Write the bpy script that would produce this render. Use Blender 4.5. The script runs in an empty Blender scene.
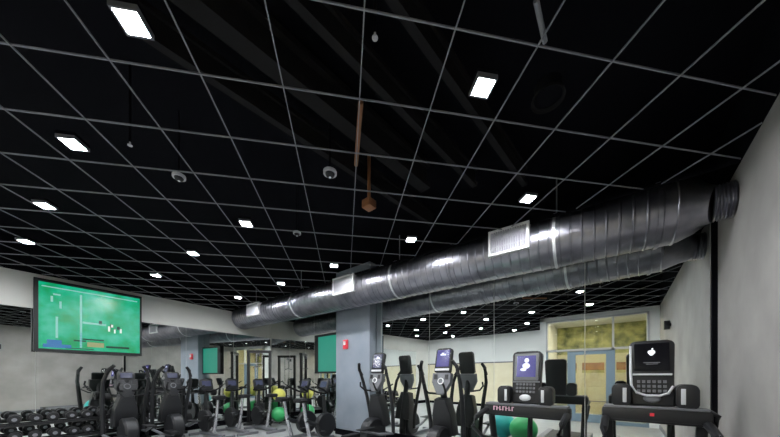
import bpy, bmesh, math, random
from mathutils import Vector, Matrix
random.seed(7)
PI = math.pi
scene = bpy.context.scene
COL = scene.collection

# ------------------------------------------------------------------ camera
F = 280.0
TH = math.atan(230 / 280)
S_, C_ = math.sin(TH), math.cos(TH)
EYE = 1.42
cam = bpy.data.cameras.new('camera')
cam.lens = F / 780 * 36
cam.sensor_width = 36
cam.shift_y = (376 - 218.5) / 780
cam.clip_start = 0.02
cam_ob = bpy.data.objects.new('camera', cam)
cam_ob.location = (0, 0, EYE)
cam_ob.rotation_euler = (PI / 2, 0, TH)
COL.objects.link(cam_ob)
scene.camera = cam_ob

# room constants
RX = 0.832          # right wall
MY = 4.70           # mirror wall
EY = -1.034         # entrance wall
PX = -2.07          # partition
BY = -3.57          # back wall
CZ = 3.328          # grid height
DZ = 3.95           # roof deck
FP = Vector((-8.83, 3.23)); FA = math.radians(7.0)
FD = Vector((-math.sin(FA), math.cos(FA)))   # along the far wall
FN = Vector((math.cos(FA), math.sin(FA)))    # into the room

def ray(px, py):
    X = (px - 390) / F
    return Vector((X * C_ - S_, X * S_ + C_, (376 - py) / F))
def at_z(px, py, z):
    r = ray(px, py); k = (z - EYE) / r.z
    return Vector((r.x * k, r.y * k, z))
def far_pt(t, off=0.0, z=0.0):
    p = FP + FD * t + FN * off
    return Vector((p.x, p.y, z))

# --------------------------------------------------------------- materials
def mat(name, col, rough=0.5, metal=0.0, noise=None, bump=0.0, emit=None, spec=None, scale=None):
    m = bpy.data.materials.new(name); m.use_nodes = True
    nt = m.node_tree; b = nt.nodes['Principled BSDF']
    b.inputs['Base Color'].default_value = (*col, 1)
    b.inputs['Roughness'].default_value = rough
    b.inputs['Metallic'].default_value = metal
    if spec is not None: b.inputs['Specular IOR Level'].default_value = spec
    if noise or bump:
        tc = nt.nodes.new('ShaderNodeTexCoord')
        n = nt.nodes.new('ShaderNodeTexNoise')
        n.inputs['Scale'].default_value = scale or 3.0
        n.inputs['Detail'].default_value = 6
        nt.links.new(tc.outputs['Object'], n.inputs['Vector'])
        if noise:
            r = nt.nodes.new('ShaderNodeValToRGB')
            r.color_ramp.elements[0].position = 0.3; r.color_ramp.elements[1].position = 0.72
            r.color_ramp.elements[0].color = (*noise, 1); r.color_ramp.elements[1].color = (*col, 1)
            nt.links.new(n.outputs['Fac'], r.inputs['Fac'])
            nt.links.new(r.outputs['Color'], b.inputs['Base Color'])
        if bump:
            bp = nt.nodes.new('ShaderNodeBump'); bp.inputs['Strength'].default_value = bump
            bp.inputs['Distance'].default_value = 0.02
            nt.links.new(n.outputs['Fac'], bp.inputs['Height'])
            nt.links.new(bp.outputs['Normal'], b.inputs['Normal'])
    if emit:
        b.inputs['Emission Color'].default_value = (*emit[0], 1)
        b.inputs['Emission Strength'].default_value = emit[1]
    return m

M = {}
M['wall'] = mat('pale_plaster', (.60, .60, .565), .8, noise=(.53, .53, .50), scale=1.3)
M['concrete'] = mat('grey_concrete', (.335, .318, .303), .75, noise=(.225, .214, .205), bump=.25, scale=1.6)
M['cream'] = mat('cream_panel', (.75, .69, .51), .6, noise=(.66, .59, .41), scale=2)
M['white_wall'] = mat('white_plaster', (.80, .81, .80), .8)
M['black'] = mat('matte_black', (.0035, .0035, .0050), .9, spec=.04)
M['blackmetal'] = mat('black_metal', (.008, .008, .009), .4, spec=.35)
M['bar'] = mat('dark_ceiling_bar', (.19, .195, .215), .5)
M['joist'] = mat('dark_steel', (.014, .0135, .014), .9, spec=.05)
M['copper'] = mat('rusty_pipe', (.20, .08, .03), .6)
M['floor'] = mat('rubber_floor', (.30, .31, .31), .45, noise=(.24, .25, .255), scale=6)
M['mirror'] = mat('mirror_glass', (.88, .91, .89), .0, 1.0)
M['galv'] = mat('galvanised_steel', (.34, .335, .37), .30, .95, noise=(.20, .20, .23), scale=5)
M['band'] = mat('bright_steel', (.80, .81, .84), .35, .6)
M['grille'] = mat('white_metal', (.82, .82, .84), .5)
M['grille_grey'] = mat('grey_metal', (.40, .40, .43), .5)
M['pillar'] = mat('blue_grey_paint', (.235, .265, .31), .6, noise=(.19, .22, .26), scale=2.2)
M['lamp'] = mat('lamp_diffuser', (.9, .9, .9), .5, emit=((.93, .96, 1.0), 860.0))
M['warm'] = mat('warm_lamp_diffuser', (.9, .9, .9), .5, emit=((1.0, .84, .58), 75.0))
M['lampframe'] = mat('lamp_frame', (.10, .10, .11), .6)
M['red'] = mat('red_plastic', (.65, .03, .05), .4)
M['clear'] = mat('white_plastic', (.8, .8, .82), .3)
M['grey'] = mat('grey_plastic', (.12, .123, .135), .45)
M['dgrey'] = mat('charcoal_plastic', (.012, .0125, .014), .4, spec=.35)
M['lgrey'] = mat('silver_plastic', (.50, .51, .53), .4)
M['rubber'] = mat('black_rubber', (.008, .008, .009), .6, spec=.25)
M['steel'] = mat('chrome_steel', (.6, .6, .62), .25, .9)
M['blue_frame'] = mat('blue_grey_frame', (.16, .225, .28), .5)
M['wood'] = mat('orange_wood', (.30, .13, .05), .6, noise=(.2, .09, .03), scale=7)
M['olive'] = mat('olive_wall', (.55, .54, .24), .7, noise=(.06, .08, .03), scale=3.4)
M['green'] = mat('green_vinyl', (.04, .38, .12), .4)
M['teal'] = mat('teal_vinyl', (.02, .36, .34), .4)
M['yellow'] = mat('yellow_vinyl', (.62, .60, .12), .45)
M['pink'] = mat('pink_print', (.72, .42, .52), .5)
M['white'] = mat('white_print', (.85, .85, .85), .5)
M['scr_off'] = mat('dark_screen', (.006, .006, .008), .12)
M['scr_blue'] = mat('lit_blue_screen', (.01, .01, .02), .2, emit=((.10, .09, .42), .55))
M['scr_slate'] = mat('lit_slate_screen', (.01, .01, .02), .2, emit=((.07, .08, .14), .6))
M['mark_lit'] = mat('lit_white_mark', (.8, .8, .8), .4, emit=((.8, .82, .9), .45))
M['mark_lilac'] = mat('lit_lilac_mark', (.6, .6, .8), .4, emit=((.40, .38, .72), .6))
def glass_mat():
    m = bpy.data.materials.new('clear_glass'); m.use_nodes = True
    nt = m.node_tree; nt.nodes.remove(nt.nodes['Principled BSDF'])
    g = nt.nodes.new('ShaderNodeBsdfGlossy'); g.inputs['Roughness'].default_value = .02
    t = nt.nodes.new('ShaderNodeBsdfTransparent'); t.inputs['Color'].default_value = (.92, .95, .93, 1)
    mx = nt.nodes.new('ShaderNodeMixShader'); mx.inputs[0].default_value = .08
    nt.links.new(t.outputs[0], mx.inputs[1]); nt.links.new(g.outputs[0], mx.inputs[2])
    nt.links.new(mx.outputs[0], nt.nodes['Material Output'].inputs['Surface'])
    return m
M['glass'] = glass_mat()
def tv_mat():
    m = bpy.data.materials.new('green_tv_picture'); m.use_nodes = True
    nt = m.node_tree; L = nt.links; b = nt.nodes['Principled BSDF']
    b.inputs['Base Color'].default_value = (.01, .01, .01, 1); b.inputs['Roughness'].default_value = .25
    tc = nt.nodes.new('ShaderNodeTexCoord')
    n = nt.nodes.new('ShaderNodeTexNoise'); n.inputs['Scale'].default_value = 5; n.inputs['Detail'].default_value = 5
    L.new(tc.outputs['Generated'], n.inputs['Vector'])
    r = nt.nodes.new('ShaderNodeValToRGB')
    e = r.color_ramp.elements
    e[0].position = .34; e[0].color = (0.0, .25, .085, 1)
    e[1].position = .68; e[1].color = (.03, .40, .26, 1)
    x = e.new(.5); x.color = (0.0, .33, .17, 1)
    L.new(n.outputs['Fac'], r.inputs['Fac']); L.new(r.outputs['Color'], b.inputs['Emission Color'])
    b.inputs['Emission Strength'].default_value = 1.2
    return m
M['tv'] = tv_mat()
M['tv_line'] = mat('tv_pale_line', (.01, .01, .01), .3, emit=((.25, .62, .55), .9))
M['tv_blue'] = mat('tv_blue_graphic', (.01, .01, .01), .3, emit=((.03, .18, .45), .9))
M['tv_tan'] = mat('tv_tan_graphic', (.01, .01, .01), .3, emit=((.33, .36, .16), .9))
M['tv_dark'] = mat('tv_dark_graphic', (.004, .01, .008), .3, emit=((.0, .05, .03), .6))
M['tv_white'] = mat('tv_white_graphic', (.1, .1, .1), .3, emit=((.75, .85, .80), .9))
M['tv_reflection'] = mat('tv_reflection_teal', (.01, .01, .01), .3, emit=((.01, .27, .19), .9))  # flat glowing colour for the large television's reflection in the mirror

# ------------------------------------------------------------- mesh helper
class MB:
    def __init__(self): self.b = bmesh.new()
    def _x(self, vs, mx):
        bmesh.ops.transform(self.b, matrix=mx, verts=vs)
    def box(self, lo, hi, bevel=0.0, rot=None, piv=None):
        c = [(a + b_) / 2 for a, b_ in zip(lo, hi)]; s = [abs(b_ - a) for a, b_ in zip(lo, hi)]
        r = bmesh.ops.create_cube(self.b, size=1.0); vs = r['verts']
        self._x(vs, Matrix.Translation(c) @ Matrix.Diagonal((*s, 1)))
        if bevel > 0:
            es = list({e for v in vs for e in v.link_edges})
            rr = bmesh.ops.bevel(self.b, geom=es, offset=bevel, segments=2, profile=.6, affect='EDGES')
            vs = list({v for f_ in rr['faces'] for v in f_.verts} | {v for v in vs if v.is_valid})
        if rot is not None:
            p = Vector(piv if piv is not None else c)
            self._x(vs, Matrix.Translation(p) @ rot.to_4x4() @ Matrix.Translation(-p))
        return self
    def cyl(self, p0, p1, r0, r1=None, seg=16, cap=True):
        p0, p1 = Vector(p0), Vector(p1); r1 = r0 if r1 is None else r1
        d = p1 - p0
        r = bmesh.ops.create_cone(self.b, cap_ends=cap, segments=seg, radius1=r0, radius2=r1, depth=d.length)
        q = d.to_track_quat('Z', 'Y').to_matrix().to_4x4()
        self._x(r['verts'], Matrix.Translation((p0 + p1) / 2) @ q)
        return self
    def tube(self, pts, r, seg=10):
        pts = [Vector(p) for p in pts]
        rs = r if isinstance(r, (list, tuple)) else [r] * len(pts)
        rings = []
        for i, p in enumerate(pts):
            t = (pts[min(i + 1, len(pts) - 1)] - pts[max(i - 1, 0)]).normalized()
            up = Vector((0, 0, 1)) if abs(t.z) < .95 else Vector((0, 1, 0))
            u = t.cross(up).normalized(); w = u.cross(t)
            rings.append([self.b.verts.new(p + (u * math.cos(2 * PI * k / seg) + w * math.sin(2 * PI * k / seg)) * rs[i]) for k in range(seg)])
        for a, c in zip(rings, rings[1:]):
            for k in range(seg):
                self.b.faces.new((a[k], a[(k + 1) % seg], c[(k + 1) % seg], c[k]))
        self.b.faces.new(rings[0][::-1]); self.b.faces.new(rings[-1])
        return self
    def rev(self, prof, seg=40, mx=None, caps=True):
        """profile of (axial, radius) turned about the X axis"""
        rings = []
        for a, r in prof:
            rings.append([self.b.verts.new((a, r * math.cos(2 * PI * k / seg), r * math.sin(2 * PI * k / seg))) for k in range(seg)])
        for a, c in zip(rings, rings[1:]):
            for k in range(seg):
                self.b.faces.new((a[k], a[(k + 1) % seg], c[(k + 1) % seg], c[k]))
        if caps:
            self.b.faces.new(rings[0][::-1]); self.b.faces.new(rings[-1])
        if mx is not None: self._x([v for rg in rings for v in rg], mx)
        return self
    def prism(self, outline, d, mx=None, bevel=0.0):
        """outline of (x, z), extruded along +Y by d"""
        v0 = [self.b.verts.new((x, 0, z)) for x, z in outline]
        v1 = [self.b.verts.new((x, d, z)) for x, z in outline]
        f0 = self.b.faces.new(v0); f1 = self.b.faces.new(v1[::-1]); n = len(outline)
        for k in range(n):
            self.b.faces.new((v0[k], v1[k], v1[(k + 1) % n], v0[(k + 1) % n]))
        vs = v0 + v1
        if bevel:
            es = list(f0.edges) + list(f1.edges)
            rr = bmesh.ops.bevel(self.b, geom=es, offset=bevel, segments=2, profile=.6, affect='EDGES')
            vs = list({v for f_ in rr['faces'] for v in f_.verts} | {v for v in vs if v.is_valid})
        if mx is not None: self._x(vs, mx)
        return self
    def sphere(self, c, r, sx=1, sy=1, sz=1, seg=20):
        q = bmesh.ops.create_uvsphere(self.b, u_segments=seg, v_segments=seg // 2, radius=r)
        self._x(q['verts'], Matrix.Translation(c) @ Matrix.Diagonal((sx, sy, sz, 1)))
        return self
    def poly(self, pts, z0, z1):
        v0 = [self.b.verts.new((p[0], p[1], z0)) for p in pts]; v1 = [self.b.verts.new((p[0], p[1], z1)) for p in pts]
        self.b.faces.new(v0[::-1]); self.b.faces.new(v1); n = len(pts)
        for k in range(n):
            self.b.faces.new((v0[k], v0[(k + 1) % n], v1[(k + 1) % n], v1[k]))
        return self
    def build(self, name, m, parent=None, smooth=True, label=None):
        bmesh.ops.recalc_face_normals(self.b, faces=self.b.faces)
        me = bpy.data.meshes.new(name); self.b.to_mesh(me); self.b.free()
        me.materials.append(m)
        if smooth:
            for p in me.polygons: p.use_smooth = True
            me.set_sharp_from_angle(angle=math.radians(35))
        o = bpy.data.objects.new(name, me); COL.objects.link(o)
        if parent is not None: o.parent = parent
        if label: o['label'] = label
        return o

def tag(o, label, cat, group=None):
    o['label'] = label; o['category'] = cat
    if group: o['group'] = group
    return o
def thing(name, label, cat, loc=(0, 0, 0), rz=0.0, group=None):
    o = bpy.data.objects.new(name, None); COL.objects.link(o)
    o.empty_display_size = .1
    o.location = loc; o.rotation_euler = (0, 0, rz)
    return tag(o, label, cat, group)
def struct(name, mb, m, smooth=False):
    o = mb.build(name, m, None, smooth); o['kind'] = 'structure'; return o
def kids(o): return [c for c in bpy.data.objects if c.parent is o]
def dup(root, loc, rz, label, group=None):
    r = root.copy(); COL.objects.link(r); r.location = loc; r.rotation_euler = (0, 0, rz); r['label'] = label
    if group: r['group'] = group
    for ch in kids(root):
        c = ch.copy(); COL.objects.link(c); c.parent = r
        for g in kids(ch):
            d = g.copy(); COL.objects.link(d); d.parent = c
    return r
def RX_(a): return Matrix.Rotation(a, 3, 'X')
def RZ_(a): return Matrix.Rotation(a, 3, 'Z')
def T(x, y, z): return Matrix.Translation((x, y, z))

# ---------------------------------------------------------------- setting
t_top = (MY - FP.y) / FD.y; t_bot = (BY - FP.y) / FD.y
c_top = far_pt(t_top); c_bot = far_pt(t_bot)
struct('floor', MB().box((-10.2, BY - .3, -.1), (2.3, MY + .2, 0)), M['floor'])
struct('ceiling', MB().box((-10.2, BY - .3, DZ), (2.3, MY + .2, DZ + .1)), M['black'])
struct('wall_right', MB().box((RX, EY - .12, 0), (RX + .15, MY + .16, CZ)), M['concrete'])
struct('wall_mirror_side', MB().box((c_top.x - .1, MY + .008, 0), (RX, MY + .16, CZ)), M['wall'])
def slab(t0, t1, o0, o1, z0, z1):
    return MB().poly([far_pt(t0, o0), far_pt(t1, o0), far_pt(t1, o1), far_pt(t0, o1)], z0, z1)
struct('wall_left', slab(t_bot - .1, t_top + .1, -.16, -.008, 0, CZ), M['wall'])
struct('wall_back', MB().box((c_bot.x - .1, BY - .15, 2.05), (PX + .12, BY, CZ)), M['white_wall'])
struct('wall_back_lower', MB().box((c_bot.x - .1, BY - .15, 0), (PX + .12, BY, 2.05)), M['cream'])
struct('wall_partition', MB().box((PX, BY, 0), (PX + .12, EY, CZ)), M['white_wall'])
struct('wall_corridor_back', MB().box((PX + .12, BY - .15, 0), (2.1, BY, 2.25)), M['cream'])
struct('wall_corridor_upper', MB().box((PX + .12, BY - .15, 2.25), (2.1, BY, CZ)), M['olive'])
struct('wall_corridor_side', MB().box((2.0, BY, 0), (2.1, EY - .12, CZ)), M['cream'])
struct('ceiling_corridor', MB().box((PX + .12, BY, CZ), (2.1, EY - .12, CZ + .05)), M['white_wall'])
# black upper walls above the ceiling grid
struct('trim_1', MB().box((RX, EY - .12, CZ), (RX + .15, MY + .16, DZ)), M['black'])
struct('trim_2', MB().box((c_top.x - .1, MY + .008, CZ), (RX, MY + .16, DZ)), M['black'])
struct('trim_3', slab(t_bot - .1, t_top + .1, -.16, -.008, CZ, DZ), M['black'])
struct('trim_4', MB().box((c_bot.x - .1, BY - .15, CZ), (PX + .12, BY, DZ)), M['black'])
struct('trim_5', MB().box((PX, BY, CZ), (PX + .12, EY, DZ)), M['black'])
struct('trim_6', MB().box((PX, EY - .12, CZ), (RX, EY, DZ)), M['black'])
# black edge strip in the corner beside the mirror, dark rail on the back wall
struct('trim_7', MB().box((RX - .045, MY - .03, .2), (RX, MY + .008, 3.2)), M['black'])
struct('trim_8', MB().box((c_bot.x, BY, 2.02), (PX, BY + .02, 2.07)), M['grey'])
struct('trim_9', slab(t_bot, t_top, -.008, .012, 2.675, 2.70), M['wall'])
struct('baseboard_mirror_side', MB().box((c_top.x, MY - .02, 0), (RX, MY + .008, .2)), M['black'])
struct('baseboard_left', slab(t_bot, t_top, -.008, .015, 0, .15), M['black'])
struct('baseboard_back', MB().box((c_bot.x, BY, 0), (PX, BY + .015, .12)), M['black'])
struct('baseboard_right', MB().box((RX - .015, EY, 0), (RX, MY - .03, .1)), M['grey'])

# entrance wall (seen in the mirror): glazed front with door and transom windows
struct('wall_entrance', MB().box((PX, EY - .12, 3.2), (RX, EY, CZ)).box((PX + .12, EY - .12, 0), (-1.95 + .06, EY, 3.2))
       .box((.62, EY - .12, 0), (RX, EY, 3.2)), M['white_wall'])
fx = [-1.89, -1.24, -.16, .62]
w = struct('window_1', MB().box((fx[0], EY - .1, 2.2), (fx[0] + .05, EY + .02, 3.2)).box((fx[2] - .02, EY - .1, 2.2), (fx[2] + .03, EY + .02, 3.2))
           .box((fx[3] - .05, EY - .1, 2.2), (fx[3], EY + .02, 3.2)).box((fx[0], EY - .1, 3.14), (fx[3], EY + .02, 3.2))
           .box((fx[0], EY - .1, 2.2), (fx[3], EY + .02, 2.26)), M['lgrey'])
MB().box((fx[0] + .05, EY - .05, 2.26), (fx[2] - .02, EY - .04, 3.14)).build('pane', M['glass'], w, False)
MB().box((fx[2] + .03, EY - .05, 2.26), (fx[3] - .05, EY - .04, 3.14)).build('pane', M['glass'], w, False)
for n_, (a, b_) in zip((2, 3), ((fx[0], fx[1]), (fx[2], fx[3]))):
    w = struct('window_%d' % n_, MB().box((a, EY - .1, 0), (a + .05, EY, 2.2)).box((b_ - .05, EY - .1, 0), (b_, EY, 2.2)).box((a + .05, EY - .1, 0), (b_ - .05, EY, .1)), M['blue_frame'])
    MB().box((a + .05, EY - .05, .1), (b_ - .05, EY - .04, 2.2)).build('pane', M['glass'], w, False)
d = struct('door_1', MB().box((fx[1], EY - .09, .01), (fx[1] + .16, EY - .02, 2.19)).box((fx[2] - .16, EY - .09, .01), (fx[2], EY - .02, 2.19))
           .box((fx[1] + .16, EY - .09, 2.08), (fx[2] - .16, EY - .02, 2.19)).box((fx[1] + .16, EY - .09, .01), (fx[2] - .16, EY - .02, .25)), M['blue_frame'])
MB().box((fx[1] + .16, EY - .06, .25), (fx[2] - .16, EY - .05, 2.08)).build('pane', M['glass'], d, False)
MB().tube([(fx[1] + .08, EY - .02, .66), (fx[1] + .08, EY + .04, .66), (fx[2] - .08, EY + .04, .66), (fx[2] - .08, EY - .02, .66)], .014).build('push_bar', M['grey'], d)
for i, (x0, x1) in enumerate(((-1.95, -1.3), (-1.12, -.45), (-.1, .5))):
    t = thing('wall_picture', ['orange wooden board on the corridor wall left of the glass door, seen in mirror',
                               'orange wooden board on the corridor wall straight through the glass door, in mirror',
                               'orange wooden board on the corridor wall by the right-hand treadmill console, in mirror'][i], 'board', ((x0 + x1) / 2, BY, 1.78), 0, 'boards on the corridor wall')
    h = (x1 - x0) / 2
    MB().box((-h, .0, -.14), (h, .03, .14)).build('panel', M['wood'], t, False)
    MB().box((-h, .0, -.24), (h, .05, -.14)).build('ledge', M['olive'], t, False)
t = thing('corridor_light', 'warm ceiling lamp in the corridor behind the glass door', 'ceiling light', (-.6, -1.50, CZ))
MB().box((-.5, -.3, -.05), (.5, .3, 0)).build('frame', M['lampframe'], t, False)
MB().box((-.46, -.26, -.06), (.46, .26, -.05)).build('diffuser', M['warm'], t, False)

# ---------------------------------------------------------------- mirrors
edges = [RX - .05, -.375, -1.62, -2.865, -4.11, -5.355, -6.60, -7.845, c_top.x + .012]
words = ['mirror panel at the right end of the long mirror wall, beside the concrete wall',
         'mirror panel second from the concrete wall, behind the treadmill with the lilac screen',
         'mirror panel third from the concrete wall, behind the elliptical with the blue screen',
         'mirror panel fourth from the concrete wall, between the two ellipticals',
         'mirror panel behind the blue-grey pillar',
         'mirror panel directly left of the blue-grey pillar',
         'mirror panel second to the left of the blue-grey pillar',
         'mirror panel at the far left end of the long mirror wall, by the ball stand']
for (a, b_), wd in zip(zip(edges, edges[1:]), words):
    tag(MB().box((b_ + .004, MY, .2), (a - .004, MY + .008, 3.32)).build('mirror_panel', M['mirror'], None, False), wd, 'mirror', 'mirror panels on the duct wall')
ordn = ['first', 'second', 'third', 'fourth', 'fifth', 'sixth']
t1 = t_top - .02
for k in range(6):
    t0 = t1 - 1.22
    mb = MB().poly([far_pt(t0 + .003, -.008), far_pt(t1 - .003, -.008), far_pt(t1 - .003, 0), far_pt(t0 + .003, 0)], .15, 2.675)
    tag(mb.build('mirror_panel', M['mirror'], None, False), 'tall mirror panel on the television wall, %s from the ball stand corner' % ordn[k], 'mirror', 'mirror panels on the television wall')
    t1 = t0

# ----------------------------------------------------------- ceiling grid
ga = ray(345, 376); GA = Vector((ga.x, ga.y)).normalized(); GB = Vector((GA.y, -GA.x))
o3 = at_z(465, 0, CZ); GO = Vector((o3.x, o3.y))
SA, SB = .478, .502
DY = 3.88
def slot(x): return DY + (x - .4) * .0542
def inside(p):
    if p.y > slot(p.x) or p.y < BY: return False
    if (p - FP).dot(FN) < 0.0: return False
    if p.x > RX: return False
    if p.x > PX and p.y < EY: return False
    return True
grid = thing('ceiling_grid', 'thin dark metal grid of crossing bars hung under the black ceiling', 'ceiling grid', (0, 0, CZ))
def bars(o, d_, name):
    st, n = .02, 1000; run = None
    for i in range(-n, n + 1):
        p = o + d_ * (i * st); ok = inside(p)
        if ok and run is None: run = p.copy()
        if (not ok) and run is not None:
            q = o + d_ * ((i - 1) * st)
            if (q - run).length > .15: one_bar(run, q, name)
            run = None
def one_bar(p, q, name):
    L = (q - p).length; a = math.atan2(q.y - p.y, q.x - p.x)
    mb = MB()
    mb.box((-L / 2, -.0035, 0), (L / 2, .0035, .003)); mb.box((-L / 2, -.0015, .003), (L / 2, .0015, .012))
    o = mb.build(name, M['bar'], grid, False)
    m = (p + q) / 2; o.location = (m.x, m.y, .003 if name == 'cross_runner' else 0); o.rotation_euler = (0, 0, a)
for k in range(-16, 9): bars(GO + GB * (k * SB), GA, 'main_runner')
for k in range(-10, 22): bars(GO + GA * ((k + .26) * SA), GB, 'cross_runner')
# edge angle along the duct slot
struct('trim_10', MB().poly([(-8.8, slot(-8.8)), (RX, slot(RX)), (RX, slot(RX) + .02), (-8.8, slot(-8.8) + .02)], CZ - .004, CZ + .03), M['black'])

# ----------------------------------------------------------- ceiling lamps
gang = math.atan2(GA.y, GA.x)
lamp_px = [((132, 21), 'largest square ceiling lamp, at the top left of the ceiling'),
           ((483, 86), 'square ceiling lamp high in the middle of the ceiling, right of the dome sensor'),
           ((73, 143), 'square ceiling lamp at the left, second of the row running towards the television'),
           ((45, 205), 'square ceiling lamp at the left, third of the row running towards the television'),
           ((26, 241), 'small square ceiling lamp at the left edge, just above the television wall'),
           ((246, 223), 'square ceiling lamp in the second row, left of the middle of the ceiling'),
           ((193, 253), 'square ceiling lamp in the second row, above the right edge of the television'),
           ((156, 275), 'small square ceiling lamp close to the top right corner of the television'),
           ((238, 297), 'smallest square ceiling lamp, just above the far end of the duct'),
           ((281, 283), 'small square ceiling lamp above the duct, second from the far end'),
           ((334, 265), 'square ceiling lamp above the middle grille of the duct'),
           ((411, 239), 'square ceiling lamp above the duct between the middle and right grilles'),
           ((528, 198), 'square ceiling lamp right above the large right-hand grille of the duct')]
proto = None
def lamp(p, label, group='square ceiling lamps'):
    global proto
    if proto is None:
        proto = thing('ceiling_lamp', label, 'ceiling lamp', (p.x, p.y, CZ), gang, group)
        h = .056; w_ = .012
        MB().box((-h - w_, -h - w_, -.014), (h + w_, -h, .014)).box((-h - w_, h, -.014), (h + w_, h + w_, .014)) \
            .box((-h - w_, -h, -.014), (-h, h, .014)).box((h, -h, -.014), (h + w_, h, .014)).build('frame', M['lampframe'], proto, False)
        MB().box((-h, -h, -.010), (h, h, -.004)).build('diffuser', M['lamp'], proto, False)
        MB().box((-h - w_, -h - w_, .014), (h + w_, h + w_, .04)).build('housing', M['black'], proto, False)  # opaque cap added to keep lamp light from spilling up above the grid
        return proto
    return dup(proto, (p.x, p.y, CZ), gang, label, group)
for (px, py), lb in lamp_px: lamp(at_z(px, py, CZ), lb)
for x, y, lb in ((-.62, .28, 'square ceiling lamp over the doorway end of the room, nearest the glass door'),
                 (-2.6, -1.55, 'square ceiling lamp of the rear room, nearest the partition'),
                 (-4.3, -1.55, 'square ceiling lamp of the rear room, second from the partition'),
                 (-5.9, -1.6, 'square ceiling lamp of the rear room, third from the partition'),
                 (-7.4, -1.6, 'square ceiling lamp of the rear room, nearest the television wall'),
                 (-3.4, -2.9, 'square ceiling lamp close to the cream back wall, nearer the partition'),
                 (-6.2, -2.9, 'square ceiling lamp close to the cream back wall, nearer the television wall')):
    lamp(Vector((x, y)), lb)

# ------------------------------------------------- things above / on ceiling
a = at_z(212, 22, 3.62); b_ = at_z(368, 145, 3.62)
jd = (b_ - a).normalized(); jn = Vector((jd.y, -jd.x, 0))
def joist(off, l0, l1, wd, h, z, label):
    c = a + jn * off; p = c + jd * l0; q = c + jd * l1; m = (p + q) / 2; L = (q - p).length
    t = MB().box((-L / 2, -wd / 2, 0), (L / 2, wd / 2, h * .18)).box((-L / 2, -wd / 10, h * .18), (L / 2, wd / 10, h * .82)) \
        .box((-L / 2, -wd / 2, h * .82), (L / 2, wd / 2, h)).build('roof_joist', M['joist'], None, False)
    t.location = (m.x, m.y, z); t.rotation_euler = (0, 0, math.atan2(jd.y, jd.x))
    tag(t, label, 'roof beam', 'dark steel joists above the grid')
joist(0, -.6, 2.2, .13, .30, 3.62, 'widest dark steel joist above the grid, slanting towards the dome sensor')
joist(.42, -.6, 2.6, .06, .22, 3.66, 'thin dark steel joist above the grid, first to the right of the widest joist')
joist(.85, -.6, 3.0, .06, .22, 3.66, 'thin dark steel joist above the grid, second to the right of the widest joist')
joist(-.45, -.4, 3.0, .06, .22, 3.66, 'thin dark steel joist above the grid, left of the widest joist')
p0, p1 = at_z(361, 102, 3.386), at_z(356, 165, 3.386)
tag(MB().tube([p0, p1], .018).build('sprinkler_pipe', M['copper']), 'short rusty brown pipe resting on the ceiling grid in the middle', 'pipe')
c = at_z(369, 203, 3.40)
t = thing('pipe_fitting', 'rusty square pipe fitting in the middle of the ceiling, below the brown pipe', 'fitting', (c.x, c.y, 3.34))
MB().box((-.06, -.06, .0), (.06, .06, .09), .01).build('body', M['copper'], t)
MB().cyl((0, 0, .08), (0, 0, DZ - 3.34), .018).build('neck', M['copper'], t)
p0, p1 = at_z(536, 0, 3.381), at_z(545, 42, 3.381)
tag(MB().tube([p0, p1], .014).build('conduit', M['bar']), 'short thin grey conduit at the top, above the round ceiling speaker', 'conduit')
c = at_z(548, 97, CZ)
t = thing('ceiling_speaker', 'round dark ceiling speaker with a faint ring, right of the brightest middle lamp', 'speaker', (c.x, c.y, CZ))
mx = T(0, 0, 0) @ Matrix.Rotation(PI / 2, 4, 'Y')
MB().rev([(.02, .105), (.0, .10), (-.004, .09), (.004, .085)], 32, mx, False).build('ring', M['joist'], t)
MB().cyl((0, 0, .005), (0, 0, .08), .085, .085, 32).build('cone', M['black'], t)
def dome(px, py, r, label, cone=True):
    c = at_z(px, py, CZ - .02)
    t = thing('dome_sensor', label, 'sensor', (c.x, c.y, CZ))
    MB().cyl((0, 0, -.02), (0, 0, .004), r, r, 24).build('base', M['grille_grey'], t)
    MB().sphere((0, 0, -.02), r * .72, 1, 1, .75).build('dome', M['dgrey'], t)
    MB().cyl((0, 0, .0), (0, 0, DZ - CZ), .008).build('drop_pipe', M['black'], t)
    MB().cyl((0, 0, -.02 - r * .56), (0, 0, -.02 - r * .4), r * .16, r * .3, 12).build('lens', M['grille'], t)
dome(330, 174, .062, 'grey dome sensor near the middle of the ceiling')
dome(179, 178, .055, 'grey dome sensor left of the middle, near the second lamp row')
dome(297, 234, .05, 'small flat dome sensor above the far half of the duct')
def head(px, py, label):
    c = at_z(px, py, CZ - .03)
    t = thing('ceiling_sprinkler', label, 'sprinkler', (c.x, c.y, CZ - .06))
    MB().cyl((0, 0, .03), (0, 0, DZ - CZ + .06), .009).build('drop_pipe', M['black'], t)
    MB().cyl((0, 0, 0), (0, 0, .006), .016, .016, 14).cyl((0, 0, .004), (0, 0, .035), .006).build('deflector', M['grille_grey'], t)
head(375, 33, 'small sprinkler head at the top middle of the ceiling')
head(130, 142, 'small sprinkler head beside the second lamp at the left')

# -------------------------------------------------------------------- duct
CY, DCZ, DR = 4.19, 3.146, .316
DA = math.radians(3.1); DX = .4
xl = -8.83 - .4 + .03
duct = thing('air_duct', 'long round galvanised steel air duct hanging along the mirror wall', 'air duct', (DX, CY, DCZ), DA)
prof = []; x = xl + .06; k = 0
while x < .0:
    prof += [(x, DR), (x + .088, DR), (x + .096, DR + .008), (x + .104, DR + .008)]
    x += .112
prof.append((.03, DR))
MB().rev(prof, 48).build('pipe_body', M['galv'], duct)
MB().rev([(xl + .012, .27), (xl + .04, DR + .012), (xl + .09, DR + .012)], 48).build('end_cap', M['galv'], duct)
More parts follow.
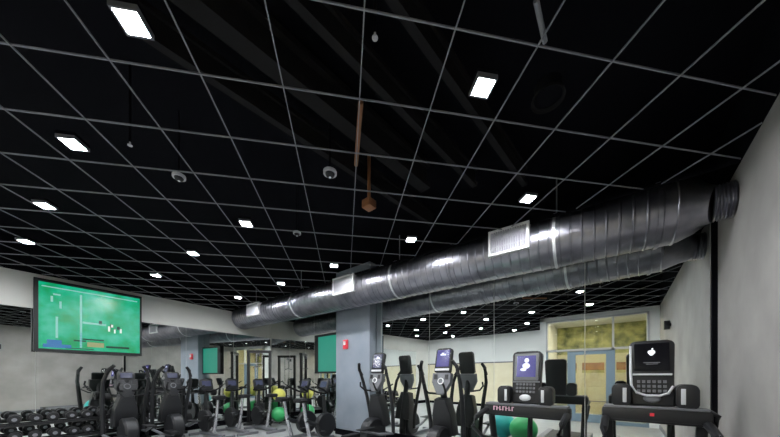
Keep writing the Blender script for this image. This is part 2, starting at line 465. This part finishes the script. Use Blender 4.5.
# reducer and flexible collar into the concrete wall
pts = [(.02, 0, 0), (.10, -.015, -.012), (.18, -.05, -.03), (.25, -.09, -.05), (.30, -.11, -.06)]
MB().tube(pts, [DR + .004, DR - .02, .25, .19, .165], 40).build('reducer', M['galv'], duct)
cp = [(.29 + .0115 * i, -.11 - .0012 * i, -.06) for i in range(13)]
MB().tube(cp, [.165 if i % 2 else .150 for i in range(13)], 32).build('flexible_collar', M['galv'], duct)
def ring(x, name='joint_band', m='band'):
    MB().rev([(x - .016, DR + .004), (x - .016, DR + .016), (x + .016, DR + .016), (x + .016, DR + .004)], 48, None, False).build(name, M[m], duct)
for x in (-.63, -3.07, -5.93): ring(x - DX)
for x in (.30, -2.0, -4.2, -6.7): ring(x - DX, 'seam_ring', 'galv')
for x in (-1.03, -3.47, -6.33, -8.4):
    MB().cyl((x, -.0, DR), (x, 0, DZ - DCZ), .008).build('hanger_rod', M['bar'], duct)
def grille(x0, x1, zc, h):
    w_ = (x1 - x0) / 2; xc = (x0 + x1) / 2 - DX
    g = MB()
    y0, y1 = -DR - .035, -DR * .80
    fw = .03
    g.box((xc - w_, y0, zc - h), (xc + w_, y1, zc - h + fw)).box((xc - w_, y0, zc + h - fw), (xc + w_, y1, zc + h))
    g.box((xc - w_, y0, zc - h + fw), (xc - w_ + fw, y1, zc + h - fw)).box((xc + w_ - fw, y0, zc - h + fw), (xc + w_, y1, zc + h - fw))
    fr = g.build('grille_frame', M['grille'], duct, False)
    s = MB(); n = int((2 * w_ - 2 * fw) / .028)
    for i in range(n):
        xx = xc - w_ + fw + (i + .5) * (2 * w_ - 2 * fw) / n
        s.box((xx - .009, y0 + .006, zc - h + fw), (xx + .009, y0 + .03, zc + h - fw), 0, RZ_(.5))
    for zz in (-.33, .33):
        s.box((xc - w_ + fw, y0 + .012, zc + zz * h - .005), (xc + w_ - fw, y0 + .035, zc + zz * h + .005))
    s.build('louvers', M['grille_grey'], fr, False)
    MB().box((xc - w_ + .004, y0 + .045, zc - h + .004), (xc + w_ - .004, y1 + .1, zc + h - .004)).build('grille_box', M['grille_grey'], fr, False)
grille(-1.39, -.89, .04, .165)
grille(-4.45, -3.88, .04, .165)
grille(-7.85, -7.25, .04, .165)

# ------------------------------------------------------------------ pillar
px0, px1 = -5.40, -4.26
t = thing('pillar', 'blue-grey square pillar in front of the long mirror, under the duct', 'pillar', ((px0 + px1) / 2, 4.59, 0))
hw = (px1 - px0) / 2
MB().box((-hw, -.11, 0), (hw, .105, DZ), .012).build('shaft', M['pillar'], t)
MB().box((-hw - .015, -.125, 0), (hw + .015, .1, .14)).build('skirting', M['black'], t, False)
t = thing('fire_alarm', 'red fire alarm box with white strobe on the blue-grey pillar', 'fire alarm', (-5.02, 4.479, 1.42 + 33 / 280 * 6.35))
MB().box((-.07, -.05, -.11), (.07, .0, .11), .012).build('housing', M['red'], t)
MB().box((-.03, -.075, -.02), (.03, -.05, .07), .008).build('strobe', M['clear'], t)
MB().cyl((0, -.05, -.065), (0, -.056, -.065), .028).build('sounder', M['red'], t)

# --------------------------------------------------------------------- TVs
def ray_far(px, off):
    r = ray(px, 376); r2 = Vector((r.x, r.y)); k = (FP + FN * off).dot(FN) / r2.dot(FN)
    return r2 * k, k
pA, kA = ray_far(33.5, .15); pB, kB = ray_far(141.5, .15)
ztop = EYE + (100 / 280 * kA + 78.5 / 280 * kB) / 2; zbot = EYE + (25 / 280 * kA + 20 / 280 * kB) / 2
tw = (pB - pA).length / 2; th_ = (ztop - zbot) / 2; tc = (pA + pB) / 2
# local: +X out of the screen into the room, +Y along the wall
t = thing('television', 'large television with a green picture hung high on the mirrored left wall', 'television', (tc.x, tc.y, (ztop + zbot) / 2), FA)
MB().box((-.07, -tw, -th_), (0, tw, th_), .008).build('casing', M['blackmetal'], t)
bz = .055
MB().box((-.008, -tw, th_ - bz), (.014, tw, th_)).box((-.008, -tw, -th_), (.014, tw, -th_ + bz)).box((-.008, -tw, -th_ + bz), (.014, -tw + bz, th_ - bz)) \
    .box((-.008, tw - bz * .6, -th_ + bz), (.014, tw, th_ - bz)).build('bezel', M['blackmetal'], t, False)
sc = MB().box((-.002, -tw + bz, -th_ + bz), (.004, tw - bz * .6, th_ - bz)).build('screen', M['tv'], t, False)
def pic(name, m, *rects):
    for u0, u1, v0, v1 in rects:
        g = MB().box((.004, -tw + 2 * tw * u0, -th_ + 2 * th_ * v0), (.0055, -tw + 2 * tw * u1, -th_ + 2 * th_ * v1))
        g.build(name, M[m], sc, False)
pic('pitch_line', 'tv_line', (.375, .395, .08, .86), (.06, .95, .895, .91), (.17, .19, .2, .5), (.40, .62, .44, .47))
pic('corner_graphic', 'tv_blue', (.07, .30, .06, .11), (.10, .22, .11, .17), (.375, .395, .1, .3))
pic('banner', 'tv_tan', (.44, .60, .10, .17))
pic('dark_strip', 'tv_dark', (.32, .43, .17, .19), (.62, .86, .10, .13), (.4, .6, .2, .22), (.55, .58, .46, .51), (.66, .67, .42, .48), (.73, .76, .40, .45), (.25, .5, .058, .07))  # dark graphics within the television picture
pic('player', 'tv_white', (.64, .66, .36, .44), (.67, .69, .43, .47), (.70, .715, .34, .40), (.76, .78, .35, .42))
pic('graph_tick', 'tv_line', (.15, .21, .80, .82), (.13, .15, .70, .78), (.20, .22, .62, .72))
g = MB().box((-.145, -.25, -.2), (-.07, .25, .2))
g.build('wall_bracket', M['blackmetal'], t, False)

# added screen beside the pillar, standing in for the large television's mirror reflection
t = thing('television', 'small green screen with a thick black frame left of the pillar, added as the large television reflection', 'television', (-5.955, 4.64, 2.01), -PI / 2)
MB().box((-.045, -.53, -.52), (0, .53, .52), .006).build('casing', M['blackmetal'], t)
MB().box((0, -.53, -.52), (.012, -.37, .52)).box((0, .50, -.52), (.012, .53, .52)).box((0, -.37, .46), (.012, .50, .52)).box((0, -.37, -.52), (.012, .50, -.47)).build('bezel', M['blackmetal'], t, False)
MB().box((0, -.37, -.47), (.005, .50, .46)).build('screen', M['tv_reflection'], t, False)
MB().box((-.0600, -.2, -.2), (-.045, .2, .2)).build('bracket', M['blackmetal'], t, False)

t = thing('wall_speaker', 'small black speaker high on the concrete wall, seen in the mirror', 'speaker', (RX, 1.07, 2.5))
MB().box((-.11, -.06, -.09), (-.02, .06, .09), .01).build('box', M['dgrey'], t)
MB().box((-.02, -.02, -.03), (0, .02, .03)).build('bracket', M['dgrey'], t, False)

# -------------------------------------------------------------- treadmills
def arc_pts(cx, cz, r, a0, a1, n):
    return [(cx + r * math.cos(a0 + (a1 - a0) * i / n), cz + r * math.sin(a0 + (a1 - a0) * i / n)) for i in range(n + 1)]
def rrect(x0, x1, z0, z1, rt, rb, n=5):
    return (arc_pts(x1 - rb, z0 + rb, rb, -PI / 2, 0, n) + arc_pts(x1 - rt, z1 - rt, rt, 0, PI / 2, n)
            + arc_pts(x0 + rt, z1 - rt, rt, PI / 2, PI, n) + arc_pts(x0 + rb, z0 + rb, rb, PI, 1.5 * PI, n))
TILT = Matrix.Rotation(-.16, 4, 'X')
def treadmill(label, loc, W, lit, up=0.0):
    """user faces +Y, cross beam at local y = 0"""
    t = thing('treadmill', label, 'treadmill', loc)
    h = W / 2
    MB().box((-h + .04, -1.65, .03), (-h + .15, .25, .20), .012).box((h - .15, -1.65, .03), (h - .04, .25, .20), .012) \
        .box((-h + .1, -1.6, 0), (-h + .16, -1.5, .04)).box((h - .16, -1.6, 0), (h - .1, -1.5, .04)) \
        .box((-h + .1, .05, 0), (-h + .16, .15, .04)).box((h - .16, .05, 0), (h - .1, .15, .04)).build('side_rail', M['grey'], t)
    MB().box((-h + .15, -1.62, .12), (h - .15, .0, .185), .02).build('running_belt', M['rubber'], t)
    MB().prism([(-h + .1, .18), (h - .1, .18), (h - .16, .30), (-h + .16, .30)], .34, T(0, -.02, 0), .015).build('motor_hood', M['dgrey'], t)
    for s in (-1, 1):
        MB().tube([(s * (h - .06), .20, .12), (s * (h - .055), .12, .6), (s * (h - .05), .02, .98)], [.05, .042, .04], 12).build('upright', M['dgrey'], t)
        MB().tube([(s * (h - .035), .04, 1.01), (s * (h - .03), -.15, .99), (s * (h - .03), -.42, .94), (s * (h - .035), -.55, .86), (s * (h - .045), -.30, .70), (s * (h - .055), .08, .60)],
                  [.036, .034, .03, .026, .024, .022], 10).build('handrail', M['dgrey'], t)
    cb = MB().box((-h, -.10, .93 + up), (h, .07, 1.07 + up), .03).build('cross_beam', M['dgrey'], t)
    MB().box((-h + .02, -.105, 1.066 + up), (h - .02, .06, 1.088 + up), .006).build('top_trim', M['grey'], cb)
    MB().box((-h + .07, -.106, .935 + up), (h - .07, -.09, .955 + up), .004).build('lower_trim', M['rubber'], cb)
    if lit:
        g = MB(); x = -h + .12
        for i in range(7):
            g.box((x, -.105, 1.0), (x + .012, -.0985, 1.05)); g.box((x, -.105, 1.04 - (i % 3) * .018), (x + .026, -.0985, 1.05 - (i % 3) * .018)); x += .036
        g.build('lettering', M['pink'], cb, False)
    else:
        MB().box((-.02, -.104, 1.0 + up), (.01, -.099, 1.03 + up)).build('stop_key', M['red'], cb, False)
        MB().tube([(h - .10, -.06, 1.06 + up), (h - .02, -.08, 1.07 + up), (h + .03, -.06, 1.03 + up), (h + .02, -.04, .95 + up), (h - .06, -.03, .94 + up)], .018).build('grip_loop', M['dgrey'], cb)
    # console
    cw = .165
    mx = T(0, -.02, 1.10 + up) @ TILT
    con = MB().prism([(-.15, 0)] + [(.15, 0)] + arc_pts(cw - .05, .63 - .05, .05, 0, PI / 2, 5) + arc_pts(-cw + .05, .63 - .05, .05, PI / 2, PI, 5), .10, mx, .012).build('console', M['dgrey'], t)
    def onface(*rects, d=.012, bev=0):
        g = MB()
        for x0, x1, z0, z1 in rects: g.box((x0, -d, z0), (x1, .004, z1), bev)
        bmesh.ops.transform(g.b, matrix=mx, verts=g.b.verts); return g
    if lit:
        onface((-.135, .135, .27, .60), bev=.012, d=.016).build('screen_bezel', M['grey'], con)
        onface((-.105, .105, .31, .57), d=.02).build('screen', M['scr_blue'], con, False)
        g = MB().sphere((.005, -.02, .51), .026, 1, .1, 1.1, 14).sphere((0, -.02, .445), .04, 1.1, .08, .9, 14).sphere((-.03, -.02, .40), .028, 1.3, .1, .7, 14)
        bmesh.ops.transform(g.b, matrix=mx, verts=g.b.verts); g.build('screen_image', M['mark_lilac'], con)
    else:
        onface((-.125, .125, .33, .60), d=.014).build('screen', M['scr_off'], con, False)
        g = MB()
        for x, z, r_ in ((-.009, .51, .018), (.010, .51, .018), (0, .496, .018), (.003, .512, .015)):
            g.sphere((x, -.016, z), r_, 1, .12, 1.15, 12)
        g.sphere((.007, -.016, .54), .008, 1, .2, 1.3, 10)
        bmesh.ops.transform(g.b, matrix=mx, verts=g.b.verts)
        g.build('fruit_mark', M['mark_lit'], con)
        onface((-.06, .06, .405, .412), (-.04, .045, .39, .396), d=.016).build('caption', M['grey'], con, False)
        g = MB(); pp = [(-.152, -.012, .58), (-.152, -.016, .3), (-.148, -.022, .18), (-.11, -.03, .11), (-.04, -.034, .085), (.05, -.034, .085), (.11, -.03, .11), (.145, -.022, .18)]
        g.tube(pp, .011, 8); bmesh.ops.transform(g.b, matrix=mx, verts=g.b.verts); g.build('silver_trim', M['lgrey'], con)
    onface((-.14, .14, .285, .30) if not lit else (-.15, .15, .245, .262), d=.018).build('divider_bar', M['lgrey'] if not lit else M['grey'], con, False)
    g = MB()
    for r_ in range(3):
        for c_ in range(6):
            g.box((-.105 + c_ * .037, -.02, .12 + r_ * .045), (-.083 + c_ * .037, .002, .145 + r_ * .045))
    bmesh.ops.transform(g.b, matrix=mx, verts=g.b.verts); g.build('keypad', M['grey'], con, False)
    g = MB().sphere((0, -.01, .06), .05, 1.3, .35, .8, 16); bmesh.ops.transform(g.b, matrix=mx, verts=g.b.verts); g.build('dial', M['lgrey' if lit else 'grey'], con)
    for s in (-1, 1):
        cup = MB().prism([(x * s, z) for x, z in rrect(.155, .30, 1.08 + up, 1.30 + up, .05, .04)], .16, T(0, -.09, 0), .012).build('cup_holder', M['dgrey'], t)
        MB().box((s * .185 if s > 0 else -.215, -.098, 1.12 + up), (s * .215 if s > 0 else -.185, -.088, 1.26 + up), .004).build('holder_trim', M['lgrey'], cup)
    return t
treadmill('treadmill by the concrete wall with a dark screen and white fruit mark', (.235, 3.66, 0), .76, False, .045)
treadmill('treadmill left of the first, with a lit lilac screen', (-.875, 3.62, 0), .93, True)

# ------------------------------------------------------------- ellipticals
def elliptical(label, loc, rz, tall, screen, group):
    """user faces +Y; the console column stands at the front"""
    t = thing('elliptical_trainer', label, 'elliptical trainer', loc, rz, group)
    MB().box((-.27, -.95, 0), (.27, -.87, .07), .01).box((-.30, .33, 0), (.30, .43, .07), .01).box((-.05, -.9, .03), (.05, .4, .10), .01).build('base_frame', M['grey'], t)
    hs = MB()
    hs.rev([(-.11, .10), (-.11, .24), (-.08, .27), (.08, .27), (.11, .24), (.11, .10)], 28, T(0, .08, .33)); hs.build('flywheel_cover', M['dgrey'], t)
    MB().tube([(0, .38, .06), (0, .36, .5), (0, .26, 1.05), (0, .20, 1.35)], [.075, .07, .055, .05], 12).build('column', M['dgrey'], t)
    b0 = 1.12 if tall else 1.0
    MB().prism([(-.20, 0), (.20, 0), (.17, .35), (.11, .62), (-.11, .62), (-.17, .35)], .20, T(0, .22, .42) @ Matrix.Rotation(.18, 4, 'X'), .03).build('front_shroud', M['dgrey'], t)
    mx = T(0, .10, b0) @ Matrix.Rotation(-.22, 4, 'X')
    base = MB().prism([(-.06, 0), (.06, 0), (.17, .20), (.17, .36), (-.17, .36), (-.17, .20)], .10, mx, .015).build('console_base', M['grey'] if tall else M['dgrey'], t)
    g = MB().rev([(-.012, .04), (-.016, .052), (.0, .056)], 20, mx @ T(0, 0, .22) @ Matrix.Rotation(PI / 2, 4, 'Z'), False); g.build('fan_ring', M['white' if tall else 'grey'], base)
    for s in (-1, 1):
        g = MB().box((s * .10 - .03, -.012, .25), (s * .10 + .03, .005, .33))
        bmesh.ops.transform(g.b, matrix=mx, verts=g.b.verts); g.build('keypad', M['dgrey'], base, False)
    if tall:
        mx2 = mx @ T(0, .0, .37)
        con = MB().prism(rrect(-.145, .145, 0, .42, .045, .02), .07, mx2, .01).build('console', M['dgrey'], t)
        g = MB().box((-.115, -.012, .10), (.115, .004, .385)); bmesh.ops.transform(g.b, matrix=mx2, verts=g.b.verts)
        g.build('screen', M[screen], con, False)
        g = MB().box((-.05, -.015, .29), (.05, -.01, .315)).box((-.03, -.015, .315), (.015, -.01, .335))
        bmesh.ops.transform(g.b, matrix=mx2, verts=g.b.verts); g.build('screen_image', M['mark_lilac'], con, False)
        g = MB().box((-.13, -.014, .03), (.13, .002, .065)); bmesh.ops.transform(g.b, matrix=mx2, verts=g.b.verts); g.build('trim_strip', M['lgrey'], con, False)
    else:
        mx2 = mx @ T(0, .0, .35)
        con = MB().prism(rrect(-.13, .13, 0, .17, .03, .02), .05, mx2, .008).build('console', M['dgrey'], t)
        g = MB().box((-.09, -.010, .04), (.09, .004, .14)); bmesh.ops.transform(g.b, matrix=mx2, verts=g.b.verts); g.build('screen', M['scr_slate'], con, False)
    top = 1.66 if tall else 1.62
    for s in (-1, 1):
        MB().tube([(s * .30, .36, .28), (s * .31, .34, .62), (s * .33, .26, 1.0), (s * .34, .16, 1.3), (s * .30, .06 + s * .06, top - .08), (s * .235, .02 + s * .08, top)],
                  [.036, .038, .036, .033, .03, .028], 10).build('moving_arm', M['dgrey'], t)
        MB().tube([(s * .235, .02 + s * .08, top), (s * .27, .04 + s * .07, top - .05), (s * .305, .07 + s * .06, top - .12), (s * .325, .11, top - .22)], .029, 10).build('arm_grip', M['rubber'], t)
        MB().tube([(s * .30, .36, .28), (s * .24, .0, .26 + s * .05), (s * .20, -.42, .34 + s * .10)], .026, 8).build('pedal_arm', M['grey'], t)
        MB().box((s * .20 - .075, -.50, .345 + s * .10), (s * .20 + .075, -.14, .385 + s * .08), .012).build('pedal', M['rubber'], t)
        MB().tube([(s * .05, .17, 1.12), (s * .16, .02, 1.14), (s * .19, -.07, 1.22), (s * .17, -.09, 1.30)], .017, 8).build('fixed_handle', M['rubber'], t)
    return t
gE = 'ellipticals by the long mirror'
elliptical('tall elliptical with a bright blue screen, between pillar and treadmills', (-2.30, 3.98, 0), 0, True, 'scr_blue', gE)
elliptical('tall elliptical with a dim slate screen, right beside the pillar', (-3.78, 3.98, 0), 0, True, 'scr_slate', gE)
gF = 'ellipticals facing the television wall'
e0 = elliptical('short elliptical facing the left mirror, nearest the television', (-7.4, 1.0, 0), PI / 2 + FA, False, 'scr_slate', gF)
dup(e0, (-7.4, 1.74, 0), PI / 2 + FA, 'short elliptical facing the left mirror, between another elliptical and the spin bikes', gF)

# ------------------------------------------------------------------- bikes
def bike(label, loc, rz, group):
    t = thing('exercise_bike', label, 'exercise bike', loc, rz, group)
    MB().box((-.25, .48, 0), (.25, .56, .06), .01).box((-.25, -.56, 0), (.25, -.48, .06), .01).box((-.04, -.52, .03), (.04, .52, .10), .01).build('base', M['grey'], t)
    MB().rev([(-.06, .06), (-.06, .24), (-.04, .26), (.04, .26), (.06, .24), (.06, .06)], 28, T(0, .30, .36)).build('flywheel', M['dgrey'], t)
    MB().tube([(0, .36, .10), (0, .28, .62), (0, .25, 1.02)], [.05, .045, .035], 10).build('front_post', M['dgrey'], t)
    MB().tube([(0, .30, .34), (0, -.05, .42), (0, -.22, .50)], [.05, .05, .04], 10).build('frame_tube', M['dgrey'], t)
    MB().tube([(0, -.10, .10), (0, -.22, .55), (0, -.28, .88)], [.045, .035, .028], 10).build('seat_post', M['steel'], t)
    MB().prism([(-.10, 0), (.10, 0), (.13, .05), (.10, .09), (-.10, .09), (-.13, .05)], .16, T(0, -.42, .88), .02).prism([(-.04, 0), (.04, 0), (.045, .07), (-.045, .07)], .16, T(0, -.27, .885), .015).build('seat', M['rubber'], t)
    MB().tube([(-.20, -.08, 1.20), (-.22, .05, 1.14), (-.16, .22, 1.06), (0, .25, 1.04), (.16, .22, 1.06), (.22, .05, 1.14), (.20, -.08, 1.20)], .02, 8).build('handlebar', M['rubber'], t)
    mx = T(0, .20, 1.08) @ Matrix.Rotation(-.3, 4, 'X')
    con = MB().prism(rrect(-.14, .14, 0, .28, .05, .05), .05, mx, .01).build('console', M['dgrey'], t)
    g = MB().box((-.095, -.012, .10), (.095, .004, .23)); bmesh.ops.transform(g.b, matrix=mx, verts=g.b.verts); g.build('screen', M['scr_slate'], con, False)
    for s in (-1, 1):
        MB().cyl((s * .04, .0, .38), (s * .10, 0, .38), .02).cyl((s * .10, 0, .38), (s * .10, s * .10, .38 - s * .13), .016).box((s * .10, s * .10 - .05, .36 - s * .13), (s * .10 + s * .10, s * .10 + .05, .39 - s * .13), .006).build('pedal', M['dgrey'], t)
    return t
gB = 'exercise bikes near the mirrors'
b0 = bike('exercise bike immediately left of the pillar, below the added green screen', (-4.98, 3.55, 0), .05, gB)
dup(b0, (-5.62, 3.50, 0), .05, 'exercise bike second to the left of the pillar', gB)
dup(b0, (-7.2, 3.58, 0), 1.66, 'exercise bike in front of the cable tower', gB)
dup(b0, (-7.45, 3.0, 0), 1.65, 'exercise bike facing the left mirror, second from the cable tower', gB)
dup(b0, (-7.4, 2.42, 0), 1.7, 'exercise bike facing the left mirror, beside the ellipticals', gB)

# ---------------------------------------------------------- cable tower
t = thing('cable_tower', 'tall black cable machine with two uprights in the far room corner', 'cable machine', (-8.25, 3.95, 0), math.radians(48))
for s in (-1, 1):
    MB().box((s * .30 - .035, -.04, 0), (s * .30 + .035, .04, 2.13)).build('upright', M['blackmetal'], t, False)
MB().box((-.34, -.05, 2.10), (.34, .05, 2.18)).build('top_beam', M['blackmetal'], t, False)
MB().box((-.36, -.25, 0), (.36, .12, .06)).build('base', M['blackmetal'], t, False)
for s in (-1, 1): MB().cyl((s * .08, 0, .06), (s * .08, 0, 2.1), .012).build('guide_rod', M['steel'], t)
MB().box((-.13, -.07, .08), (.13, .07, .62)).build('weight_stack', M['dgrey'], t, False)
MB().cyl((-.02, -.06, 2.05), (.02, -.06, 2.05), .05).build('pulley', M['grey'], t)
MB().tube([(0, -.11, 2.05), (0, -.11, 1.70)], .006, 6).build('cable', M['rubber'], t)
MB().tube([(-.14, -.11, 1.66), (0, -.11, 1.70), (.14, -.11, 1.66)], .015, 8).build('pull_bar', M['steel'], t)

# ---------------------------------------------------------- ball stand
bx, by = -7.62, 4.22
t = thing('ball_stand', 'slim black ball stand with two rings in the far corner', 'ball stand', (bx, by, 0))
for k in range(3):
    a_ = 2 * PI * k / 3 + .5
    MB().cyl((.24 * math.cos(a_), .24 * math.sin(a_), 0), (.24 * math.cos(a_), .24 * math.sin(a_), 1.02), .013).build('post', M['blackmetal'], t)
for z in (.10, .70):
    rp = [(.24 * math.cos(2 * PI * i / 24), .24 * math.sin(2 * PI * i / 24), z) for i in range(25)]
    MB().tube(rp, .011, 6).build('ring', M['blackmetal'], t)
    MB().box((-.23, -.012, z - .014), (.23, .012, z - .002)).box((-.012, -.23, z - .014), (.012, .23, z - .002)).build('cross_bar', M['blackmetal'], t, False)
tag(MB().sphere((bx, by, .098 + .215), .215, seg=28).build('exercise_ball', M['green']), 'green ball on the lower ring of the ball stand', 'exercise ball')
tag(MB().sphere((bx, by, .698 + .18), .18, seg=28).build('exercise_ball', M['yellow']), 'yellow ball on the upper ring of the ball stand', 'exercise ball')
def gym_ball(x, y, r, m, label):
    t = thing('exercise_ball', label, 'exercise ball', (x, y, 0))
    MB().sphere((0, 0, r), r, 1, 1, 1, 32).build('ball', M[m], t)
    MB().cyl((0, -r + .006, r), (0, -r - .003, r), .014).build('plug', M['white'], t)
gym_ball(-1.60, 2.95, .28, 'green', 'green gym ball on the floor, mirrored below the left treadmill beam')
gym_ball(-2.1, 2.70, .28, 'teal', 'teal gym ball on the floor, mirrored left of the green gym ball')

# ------------------------------------------------------- barbell rack
q = far_pt(-1.5, .26)
rack = thing('barbell_rack', 'black upright barbell rack against the left mirror, behind the ellipticals', 'barbell rack', (q.x, q.y, 0), FA)
for s in (-1, 1):
    MB().box((-.18, s * .36 - .03, 0), (.16, s * .36 + .03, .06)).box((-.03, s * .36 - .03, .06), (.03, s * .36 + .03, 1.18)).build('upright', M['blackmetal'], rack, False)
for z in (.35, .66, .97):
    for s in (-1, 1): MB().box((.03, s * .36 - .02, z - .03), (.12, s * .36 + .02, z)).box((.11, s * .36 - .02, z), (.12, s * .36 + .02, z + .035)).build('hook', M['blackmetal'], rack, False)
MB().box((-.02, -.36, 1.10), (.02, .36, 1.15)).box((-.02, -.36, .2), (.02, .36, .25)).build('cross_bar', M['blackmetal'], rack, False)
for i, (z, nm) in enumerate(((.97, 'top'), (.66, 'middle'), (.35, 'lowest'))):
    q2 = far_pt(-1.5, .26 + .07)
    t = thing('barbell', 'fixed barbell on the %s hooks of the barbell rack' % nm, 'barbell', (q2.x, q2.y, z + .016), FA, 'barbells on the rack')
    hl = (1.1, .5, .5)[i]
    MB().cyl((0, -hl, 0), (0, hl, 0), .0155, .0155, 10).build('bar', M['blackmetal'], t)
    for s in (-1, 1): MB().cyl((0, s * (hl - .11), 0), (0, s * (hl - .02), 0), .085 + .02 * i, .085 + .02 * i, 20).build('weight_plate', M['rubber'], t)

# ------------------------------------------------------- dumbbell rack
q = far_pt(-3.05, .42)
rk = thing('dumbbell_rack', 'long black two-tier dumbbell rack below the television', 'dumbbell rack', (q.x, q.y, 0), FA)
LN = .97
for s in (-1, 1):
    MB().box((-.20, s * LN - .03, 0), (.24, s * LN + .03, .06)).box((-.16, s * LN - .03, .06), (-.09, s * LN + .03, .60)).box((-.09, s * LN - .025, .22), (.20, s * LN + .025, .28)).box((-.10, s * LN - .025, .50), (.12, s * LN + .025, .56)).build('end_frame', M['blackmetal'], rk, False)
for nm, x0, x1, z in (('upper_tray', -.14, .14, .56), ('lower_tray', -.06, .22, .28)):
    MB().box((x0, -LN, z), (x1, LN, z + .02)).box((x0, -LN, z + .02), (x0 + .02, LN, z + .05)).box((x1 - .02, -LN, z + .02), (x1, LN, z + .05)).build(nm, M['blackmetal'], rk, False)
gD = 'dumbbells on the rack'
pos = ['first', 'second', 'third', 'fourth', 'fifth', 'sixth', 'seventh', 'eighth', 'ninth']
db0 = None
for tier, (xo, z) in (('upper', (0.0, .61)), ('lower', (.08, .33))):
    for i in range(9):
        y = -LN + .13 + i * (2 * LN - .26) / 8
        s = 1.0 + .12 * math.sin(i * 1.7)
        loc = Vector((q.x, q.y)) + FN * xo + FD * y
        lb = 'black dumbbell on the %s tier of the rack, %s from the left' % (tier, pos[i])
        L3 = (loc.x, loc.y, z + .076)
        ang = FA + (random.random() - .5) * .3
        if db0 is None:
            db0 = thing('dumbbell', lb, 'dumbbell', L3, ang, gD)
            MB().cyl((-.08, 0, 0), (.08, 0, 0), .016, .016, 10).build('handle', M['steel'], db0)
            for k in (-1, 1):
                hd = MB().rev([(k * .06, .05), (k * .065, .07), (k * .075, .076), (k * .135, .076), (k * .145, .07), (k * .15, .05)], 20).build('weight_head', M['rubber'], db0)
                MB().cyl((k * .149, 0, 0), (k * .153, 0, 0), .03, .03, 14).build('end_disc', M['grey'], hd)
        else:
            dup(db0, L3, ang, lb, gD)

# --------------------------------------------------------- world & render
w = bpy.data.worlds.new('world'); scene.world = w; w.use_nodes = True
w.node_tree.nodes['Background'].inputs[0].default_value = (0, 0, 0, 1)
vs = scene.view_settings
vs.view_transform = 'Standard'; vs.look = 'None'; vs.gamma = 1.0; vs.use_curve_mapping = False
vs.exposure = 0.0
cy = scene.cycles
cy.max_bounces = 10; cy.glossy_bounces = 8; cy.transmission_bounces = 6; cy.transparent_max_bounces = 10
cy.caustics_reflective = True
cy.sample_clamp_indirect = 4.0
cy.use_denoising = True
